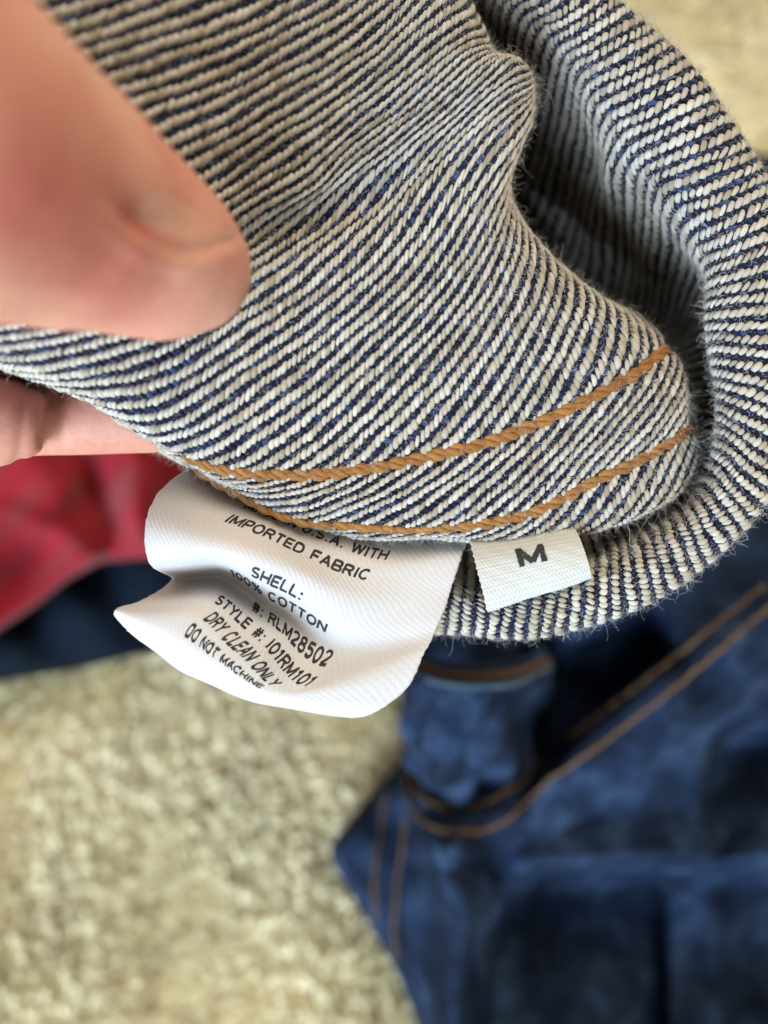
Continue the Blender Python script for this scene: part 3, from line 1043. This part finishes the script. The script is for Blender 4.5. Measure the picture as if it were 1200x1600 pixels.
def make_hand():
    bm = bmesh.new()
    # thumb, nearest the lens, its pad on the cloth
    chain(bm, [(-330, 140, 52, 16), (-160, 205, 57, 14.7), (35, 292, 67.5, 12.6), (175, 362, 76, 10.5), (245, 398, 79.5, 9.2), (292, 418, 81.3, 7.2)])
    # forefinger behind the cloth
    chain(bm, [(-420, 520, 95, 10.5), (-230, 590, 104, 9), (-60, 640, 109, 7.2), (110, 646, 111, 6.4), (235, 648, 112, 5.9), (330, 640, 112, 5.2)])
    # middle finger, bent, its knuckle ending under the forefinger
    chain(bm, [(-430, 590, 92, 10), (-260, 650, 98, 8.2), (-100, 668, 101, 7.0), (-20, 660, 101.5, 6.4), (15, 657, 102, 5.8)])
    # ring and little finger, curled in below
    chain(bm, [(-440, 650, 95, 9.5), (-290, 730, 104, 7.5), (-170, 735, 112, 6.5), (-120, 690, 120, 6)])
    chain(bm, [(-460, 720, 98, 9), (-330, 800, 108, 6.8), (-230, 800, 116, 5.8), (-190, 760, 122, 5.4)])
    # palm and wrist
    chain(bm, [(-330, 140, 52, 16), (-560, 330, 72, 19), (-760, 420, 85, 20), (-1000, 470, 100, 21)])
    chain(bm, [(-420, 520, 95, 10.5), (-600, 400, 84, 16), (-800, 430, 88, 20)])
    chain(bm, [(-430, 590, 92, 10), (-640, 500, 88, 16), (-800, 450, 90, 20)])
    chain(bm, [(-440, 650, 95, 9.5), (-680, 560, 92, 15), (-820, 480, 92, 19)])
    chain(bm, [(-460, 720, 98, 9), (-700, 610, 96, 14), (-840, 500, 95, 19)])
    m = bpy.data.meshes.new('tmp_hand')
    bm.to_mesh(m)
    bm.free()
    o = bpy.data.objects.new('tmp_hand', m)
    COL.objects.link(o)
    md = o.modifiers.new('r', 'REMESH')
    md.mode = 'VOXEL'
    md.voxel_size = 0.75
    ms = o.modifiers.new('s', 'SMOOTH')
    ms.iterations = 9
    ms.factor = 0.5
    dg = bpy.context.evaluated_depsgraph_get()
    r = bpy.data.meshes.new_from_object(o.evaluated_get(dg))
    bpy.data.objects.remove(o)
    n = len(r.vertices)
    co = np.empty(n * 3)
    r.vertices.foreach_get('co', co)
    co = co.reshape(-1, 3)
    nr = np.empty(n * 3)
    r.vertices.foreach_get('normal', nr)
    nr = nr.reshape(-1, 3)
    px = co[:, 0] / -co[:, 2] * F_PX + 600
    py = 800 - co[:, 1] / -co[:, 2] * F_PX
    near = np.clip((nr[:, 2] + 0.1) / 0.6, 0, 1)

    def seg(pts, w):
        """distance falloff to a line drawn on the skin"""
        best = np.full(n, 1e9)
        for (x0, y0), (x1, y1) in zip(pts, pts[1:]):
            dx, dy = x1 - x0, y1 - y0
            t = np.clip(((px - x0) * dx + (py - y0) * dy) / (dx * dx + dy * dy), 0, 1)
            best = np.minimum(best, np.hypot(px - x0 - t * dx, py - y0 - t * dy))
        return np.exp(-(best / w) ** 2)
    isthumb = (co[:, 2] > -96) & (px > -200) & (py < 560)
    h = np.zeros(n)
    # dent beside the nail and the fold that rims it
    h -= isthumb * near * 1.7 * np.exp(-(((px - 235 - 0.5 * (py - 345)) / 42) ** 2 + ((py - 345) / 30) ** 2))
    h -= isthumb * near * 0.45 * seg([(165, 305), (205, 350), (250, 388), (300, 396), (365, 372)], 11)
    h += isthumb * near * 0.45 * seg([(160, 340), (220, 395), (290, 418), (350, 400)], 18)
    # finger joint creases
    h -= (~isthumb) * 0.9 * seg([(95, 600), (78, 640), (72, 690)], 9)
    h -= (~isthumb) * 0.45 * seg([(108, 600), (98, 640), (96, 690)], 7)
    h -= (~isthumb) * 0.35 * seg([(45, 580), (38, 640), (30, 720)], 9)
    co = co + nr * h[:, None]
    faces = [list(p.vertices) for p in r.polygons]
    bpy.data.meshes.remove(r)
    blush_and_highlight = np.clip(0.5 + isthumb * (0.9 * np.exp(-(((px - 232 - 0.5 * (py - 345)) / 48) ** 2 + ((py - 345) / 32) ** 2))
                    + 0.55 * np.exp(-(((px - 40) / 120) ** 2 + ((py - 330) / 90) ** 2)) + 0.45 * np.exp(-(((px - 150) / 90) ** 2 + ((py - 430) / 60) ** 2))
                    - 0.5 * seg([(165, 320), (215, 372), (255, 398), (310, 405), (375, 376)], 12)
                    - 0.45 * seg([(60, 40), (150, 130), (230, 215), (330, 320)], 55)), 0, 1)  # subtracted bands paint pale highlights on the nail rim and upper edge
    sk = build('skin', co, faces, M_SKIN, hand, tone=blush_and_highlight)
    return sk, co, nr


skin, hco, hnr = make_hand()


def nail():
    # pick the skin under an oval on the thumb's upper side near the tip and lift a plate off it
    px = hco[:, 0] / -hco[:, 2] * F_PX + 600
    py = 800 - hco[:, 1] / -hco[:, 2] * F_PX
    vis = (hnr[:, 2] > 0.0) & (hco[:, 2] > -96)
    lo = np.array([(182, 296), (208, 345), (255, 380), (312, 388), (372, 372)], float)
    up = np.array([(222, 232), (262, 250), (305, 284), (345, 322), (381, 366)], float)
    us, ws = np.linspace(0, 1, 22), np.linspace(0, 1, 14)
    LO, UP = pchip(np.linspace(0, 1, 5), lo, us), pchip(np.linspace(0, 1, 5), up, us)
    pts = np.zeros((len(ws), len(us), 3))
    idx = np.where(vis)[0]
    q = np.stack([px[idx], py[idx]], 1)
    for j, w in enumerate(ws):
        for i, u in enumerate(us):
            c = LO[i] * (1 - w) + UP[i] * w
            dd = ((q - c) ** 2).sum(1)
            k = np.argsort(dd)[:8]
            wt = 1 / (dd[k] + 9)
            wt /= wt.sum()
            p = (hco[idx[k]] * wt[:, None]).sum(0)
            nn = (hnr[idx[k]] * wt[:, None]).sum(0)
            pts[j, i] = p + nn * (0.22 * math.sin(math.pi * min(1, 0.12 + w)) * min(1, 3 * u) - 0.15)
    nu = len(us)
    i, j = np.meshgrid(np.arange(nu - 1), np.arange(len(ws) - 1))
    a = (j * nu + i).ravel()
    f = np.stack([a, a + 1, a + nu + 1, a + nu], 1)
    return pts.reshape(-1, 3), f


nv_, nf_ = nail()
build('thumbnail', nv_, nf_, M_NAIL, hand)


# ------------------------------------------------------------------ heaped denim on the carpet
heap = thing('heaped_denim', tuple(cam2world(P(850, 1350, 285))),
             'dark indigo denim clothing heaped on the carpet with tan double stitching', 'clothing')


def seg_dist(px, py, pts):
    best = np.full(px.shape, 1e9)
    side = np.zeros(px.shape)
    for (x0, y0), (x1, y1) in zip(pts, pts[1:]):
        dx, dy = x1 - x0, y1 - y0
        t = np.clip(((px - x0) * dx + (py - y0) * dy) / (dx * dx + dy * dy), 0, 1)
        d = np.hypot(px - x0 - t * dx, py - y0 - t * dy)
        c = np.sign(dx * (py - y0) - dy * (px - x0))
        side = np.where(d < best, c, side)
        best = np.minimum(best, d)
    return best, side


def heap_panel():
    ys = np.arange(240, 1760, 6.0)
    nu = 170
    left = np.interp(ys, [240, 400, 700, 900, 1000, 1060, 1130, 1190, 1215, 1330, 1430, 1520, 1600, 1760],
                     [1165, 1050, 800, 690, 640, 625, 628, 632, 600, 508, 568, 620, 652, 700])
    k = np.ones(7) / 7
    left = np.convolve(np.pad(left, 3, mode='edge'), k, 'valid')
    u = np.linspace(0, 1, nu) ** 1.25
    px = left[:, None] + (1330 - left[:, None]) * u[None]
    py = np.repeat(ys[:, None], nu, 1)
    base = carpet_depth(px, py, 0)
    # height above the carpet, mm
    h = 18 + 52 * np.clip((px - left[:, None]) / 260, 0, 1) ** 0.8 * np.clip(1.25 - (py - 1000) / 900, 0.45, 1.2)
    h += 22 * np.clip((1330 - py) / 330, 0, 1) - 40 * np.clip((900 - py) / 500, 0, 1)

    def ridge(pts, amp, w):
        d, _ = seg_dist(px, py, pts)
        return amp * np.exp(-(d / w) ** 2)

    def step(pts, amp, w):
        d, s = seg_dist(px, py, pts)
        return amp * 0.5 * (1 + np.tanh(s * d / w)) * np.exp(-(d / (w * 14)) ** 2)
    def drop(cx, cy, pts, amp, w):
        """cloth lying lower inside the closed outline pts, with a steep edge"""
        inside = np.zeros(px.shape, bool)
        for (x0, y0), (x1, y1) in zip(pts, pts[1:] + pts[:1]):
            if y0 != y1:
                c = ((y0 > py) != (y1 > py)) & (px < (x1 - x0) * (py - y0) / (y1 - y0) + x0)
                inside ^= c
        d, _ = seg_dist(px, py, pts + pts[:1])
        sd = np.where(inside, d, -d)
        return amp * 0.5 * (1 + np.tanh(sd / w))
    h += ridge([(650, 1240), (720, 1295), (800, 1270), (880, 1195), (1210, 950)], 14, 42)
    h += ridge([(820, 1345), (1000, 1335), (1250, 1335)], 14, 28)
    h += ridge([(1000, 1180), (1110, 1110), (1230, 1000)], 12, 30)
    h -= drop(0, 0, [(815, 1250), (800, 1150), (820, 1030), (1020, 960), (1040, 1020), (900, 1145)], 55, 12)
    h -= drop(0, 0, [(770, 1720), (765, 1500), (800, 1420), (850, 1368), (1036, 1368), (1026, 1720)], 50, 13)
    h -= drop(0, 0, [(1030, 1720), (1034, 1372), (1330, 1365), (1330, 1720)], 34, 16)
    h -= drop(0, 0, [(1120, 1330), (1105, 1260), (1130, 1160), (1330, 1130), (1330, 1300), (1180, 1310)], 34, 12)
    h -= ridge([(1034, 1385), (1026, 1720)], 8, 10)
    h += ridge([(700, 1340), (718, 1430), (715, 1500), (700, 1720)], 34, 44)
    h += ridge([(560, 1290), (640, 1440), (690, 1620)], 5, 26)
    h -= ridge([(650, 1350), (700, 1352), (770, 1365)], 8, 15)
    h += ridge([(830, 1560), (900, 1440)], 5, 22)
    h += ridge([(1110, 1420), (1120, 1640)], 5, 30)
    h = np.maximum(h, 6)
    h += ridge([(770, 1700), (1000, 1690), (1330, 1690)], 36, 40)  # fold added below the view to shade the cloth above it
    h += ridge([(850, 1300), (960, 1230), (1080, 1190)], 6, 20)
    for a, b, c, am in ((0.021, 0.013, 1, 1.6), (0.037, -0.029, 2, 1.1), (0.06, 0.05, 4, 0.6)):
        h += am * np.sin(px * a + py * b + c)
    edge = np.clip((px - left[:, None]) / 26.0, 0, 1)
    h = h * np.sqrt(np.clip(1 - (1 - edge) ** 2, 0, 1)) + 0.5
    d = base * (1 - h / CAM_H)
    g = np.stack([(px - 600) / F_PX * d, (800 - py) / F_PX * d, -d], -1)
    g = smooth_axis(smooth_axis(g, 0, 2), 1, 1)
    # grid as Surf-like: u index, v index
    s = Surf.__new__(Surf)
    s.us, s.vs, s.g = np.arange(nu, dtype=float), np.arange(len(ys), dtype=float), g[::-1]
    s.normals()
    return s, px[::-1], py[::-1]


HP, hpx, hpy = heap_panel()
v, f = HP.mesh_data()
v2, f2 = solid(v, f, (-1.1 * HP.n).reshape(-1, 3))
build('body_panel', v2, f2, M_DENIM, heap)


def surf_lookup(surf, gx, gy, x, y, lift):
    d = (gx - x) ** 2 + (gy - y) ** 2
    j, i = np.unravel_index(np.argmin(d), d.shape)
    return surf.g[j, i] + surf.n[j, i] * lift


def seam(pts, surf, gx, gy, r, lab=None, lift=0.5):
    pts = np.array(pts, float)
    t = np.concatenate([[0], np.cumsum(np.hypot(*np.diff(pts, axis=0).T))])
    q = pchip(t, pts, np.arange(0, t[-1], 3.0))
    p3 = np.array([surf_lookup(surf, gx, gy, x, y, lift) for x, y in q])
    p3 = smooth_axis(p3, 0, 3)
    rr = r * (0.75 + 0.25 * np.abs(np.sin(np.arange(len(p3)) * 0.9)))
    v, f = tube(p3, rr, 6)
    o = build('seam_stitching', v, f, M_TAN, heap, tone=np.repeat(np.clip(rng.normal(.5, .3, len(p3)), 0, 1), 6))
    return o


# sleeve end with a stitched rim standing in front of the body
ys_c = [(-1, 0)]
ROWS_C = [
    (0, [(0, 634, 1175, 244), (1, 658, 1228, 242), (2, 722, 1252, 240), (3, 785, 1228, 242), (4, 835, 1185, 244)]),
    (1, [(0, 632, 1140, 226), (1, 668, 1180, 214), (2, 725, 1200, 209), (3, 785, 1180, 214), (4, 835, 1140, 250)]),
    (2, [(0, 632, 1090, 216), (1, 672, 1115, 204), (2, 732, 1130, 199), (3, 795, 1115, 203), (4, 850, 1085, 244)]),
    (3, [(0, 634, 1044, 208), (1, 680, 1064, 196), (2, 740, 1073, 191), (3, 805, 1066, 195), (4, 862, 1040, 236)]),
    (3.2, [(0, 636, 1036, 212), (1, 682, 1056, 201), (2, 740, 1064, 197), (3, 803, 1057, 200), (4, 858, 1034, 238)]),
    (4, [(0, 640, 1010, 240), (1, 685, 1030, 235), (2, 740, 1036, 232), (3, 800, 1030, 235), (4, 850, 1010, 242)]),
]


def cuff_disp(U, V, g):
    return 1.6 * np.sin(U * 4.1 + V * 2) * (V < 2.9) + 1.1 * np.sin(U * 7 - V * 3.3) * (V < 2.9)


CF = Surf(ROWS_C, np.arange(0, 4.01, 0.04), np.arange(0, 4.01, 0.04), (2, 3), cuff_disp)
v, f = CF.mesh_data()
v2, f2 = solid(v, f, (-1.2 * CF.n).reshape(-1, 3))
cuff = build('sleeve_end', v2, f2, M_DENIM, heap)
cpx = CF.g[..., 0] / -CF.g[..., 2] * F_PX + 600
cpy = 800 - CF.g[..., 1] / -CF.g[..., 2] * F_PX
uu = np.arange(0.05, 3.96, 0.05)
pth, _ = CF.at(uu, np.full(len(uu), 2.98), np.full(len(uu), 0.2))
v, f = tube(pth, 0.9, 8)
build('worn_rim', v, f, M_DENIM_EDGE, heap)
pth, _ = CF.at(uu, np.full(len(uu), 3.25), np.full(len(uu), 0.6))
v, f = tube(pth, 1.15, 8)
build('seam_stitching', v, f, M_TAN, heap, tone=np.tile(rng.random(1), len(v)))

seam([(640, 1195), (655, 1240), (690, 1262), (725, 1268), (790, 1240), (850, 1185), (960, 1105), (1200, 915)], HP, hpx, hpy, 0.7, lift=0.7)
seam([(632, 1215), (650, 1270), (690, 1298), (725, 1303), (800, 1275), (870, 1212), (980, 1130), (1210, 945)], HP, hpx, hpy, 0.7, lift=0.7)
seam([(606, 1235), (594, 1310), (586, 1390), (590, 1440)], HP, hpx, hpy, 0.65)
seam([(636, 1280), (626, 1350), (618, 1440), (620, 1500)], HP, hpx, hpy, 0.65)


# ------------------------------------------------------------------ red cloth over a navy cloth
def mound(name, outline_fn, xs, ys, hfn, mat, label, cat, thick=1.2):
    px, py = np.meshgrid(xs, ys)
    px, py = outline_fn(px, py)
    h = hfn(px, py)
    d = carpet_depth(px, py, 0) * (1 - h / CAM_H)
    g = np.stack([(px - 600) / F_PX * d, (800 - py) / F_PX * d, -d], -1)
    s = Surf.__new__(Surf)
    s.us, s.vs, s.g = np.arange(len(xs), dtype=float), np.arange(len(ys), dtype=float), smooth_axis(smooth_axis(g, 0, 2), 1, 2)[::-1]
    s.normals()
    v, f = s.mesh_data()
    v2, f2 = solid(v, f, (-thick * s.n).reshape(-1, 3))
    w = cam2world(v2)
    o = build(name, w, f2, mat, world=True)
    tag(o, label, cat)
    return o


def navy_out(px, py):
    bot = np.interp(px, [-400, 0, 120, 240, 320, 420, 640], [1150, 1066, 1046, 1018, 1005, 985, 940])
    t = (py - 640) / (1070 - 640)
    return px, 640 + (bot - 640) * t


def navy_h(px, py):
    bot = np.interp(px, [-400, 0, 120, 240, 320, 420, 640], [1150, 1066, 1046, 1018, 1005, 985, 940])
    e = np.clip((bot - py) / 22, 0, 1)
    h = 16 + 14 * np.sin(px * 0.012 + py * 0.02) + 3 * np.sin(px * .04 - py * .03)
    h += 12 * np.clip((900 - py) / 200, 0, 1)
    return h * np.sqrt(1 - (1 - e) ** 2) + 0.5


mound('navy_cloth', navy_out, np.arange(-400, 640, 8.0), np.arange(640, 1071, 5.0), navy_h, M_NAVY,
      'dark navy cloth lying on the carpet beneath the red cloth', 'cloth')


def red_bot(px):
    return np.interp(px, [-400, -100, 0, 60, 110, 160, 240, 300, 420], [1180, 1060, 985, 945, 905, 878, 872, 890, 900])


def red_out(px, py):
    bot = red_bot(px)
    t = (py - 600) / (980 - 600)
    return px, 600 + (bot - 600) * t


def red_h(px, py):
    e = np.clip((red_bot(px) - py) / 30, 0, 1)
    h = 62 + 10 * np.sin(px * 0.02 + 0.4) * np.cos(py * 0.017) + 4 * np.sin(px * 0.05 + py * 0.045)
    d, _ = seg_dist(px, py, [(110, 690), (150, 790), (190, 870)])
    h = h - 13 * np.exp(-(d / 26) ** 2)
    d, _ = seg_dist(px, py, [(205, 690), (220, 790), (235, 870)])
    h = h + 24 * np.exp(-(d / 45) ** 2)
    d, _ = seg_dist(px, py, [(0, 800), (90, 830), (150, 870)])
    h = h + 6 * np.exp(-(d / 20) ** 2)
    return 40 + (h - 40) * np.sqrt(1 - (1 - e) ** 2)


mound('red_cloth', red_out, np.arange(-400, 421, 6.0), np.arange(600, 981, 5.0), red_h, M_RED,
      'crumpled red cloth below the fingers, lying on the navy cloth', 'cloth')
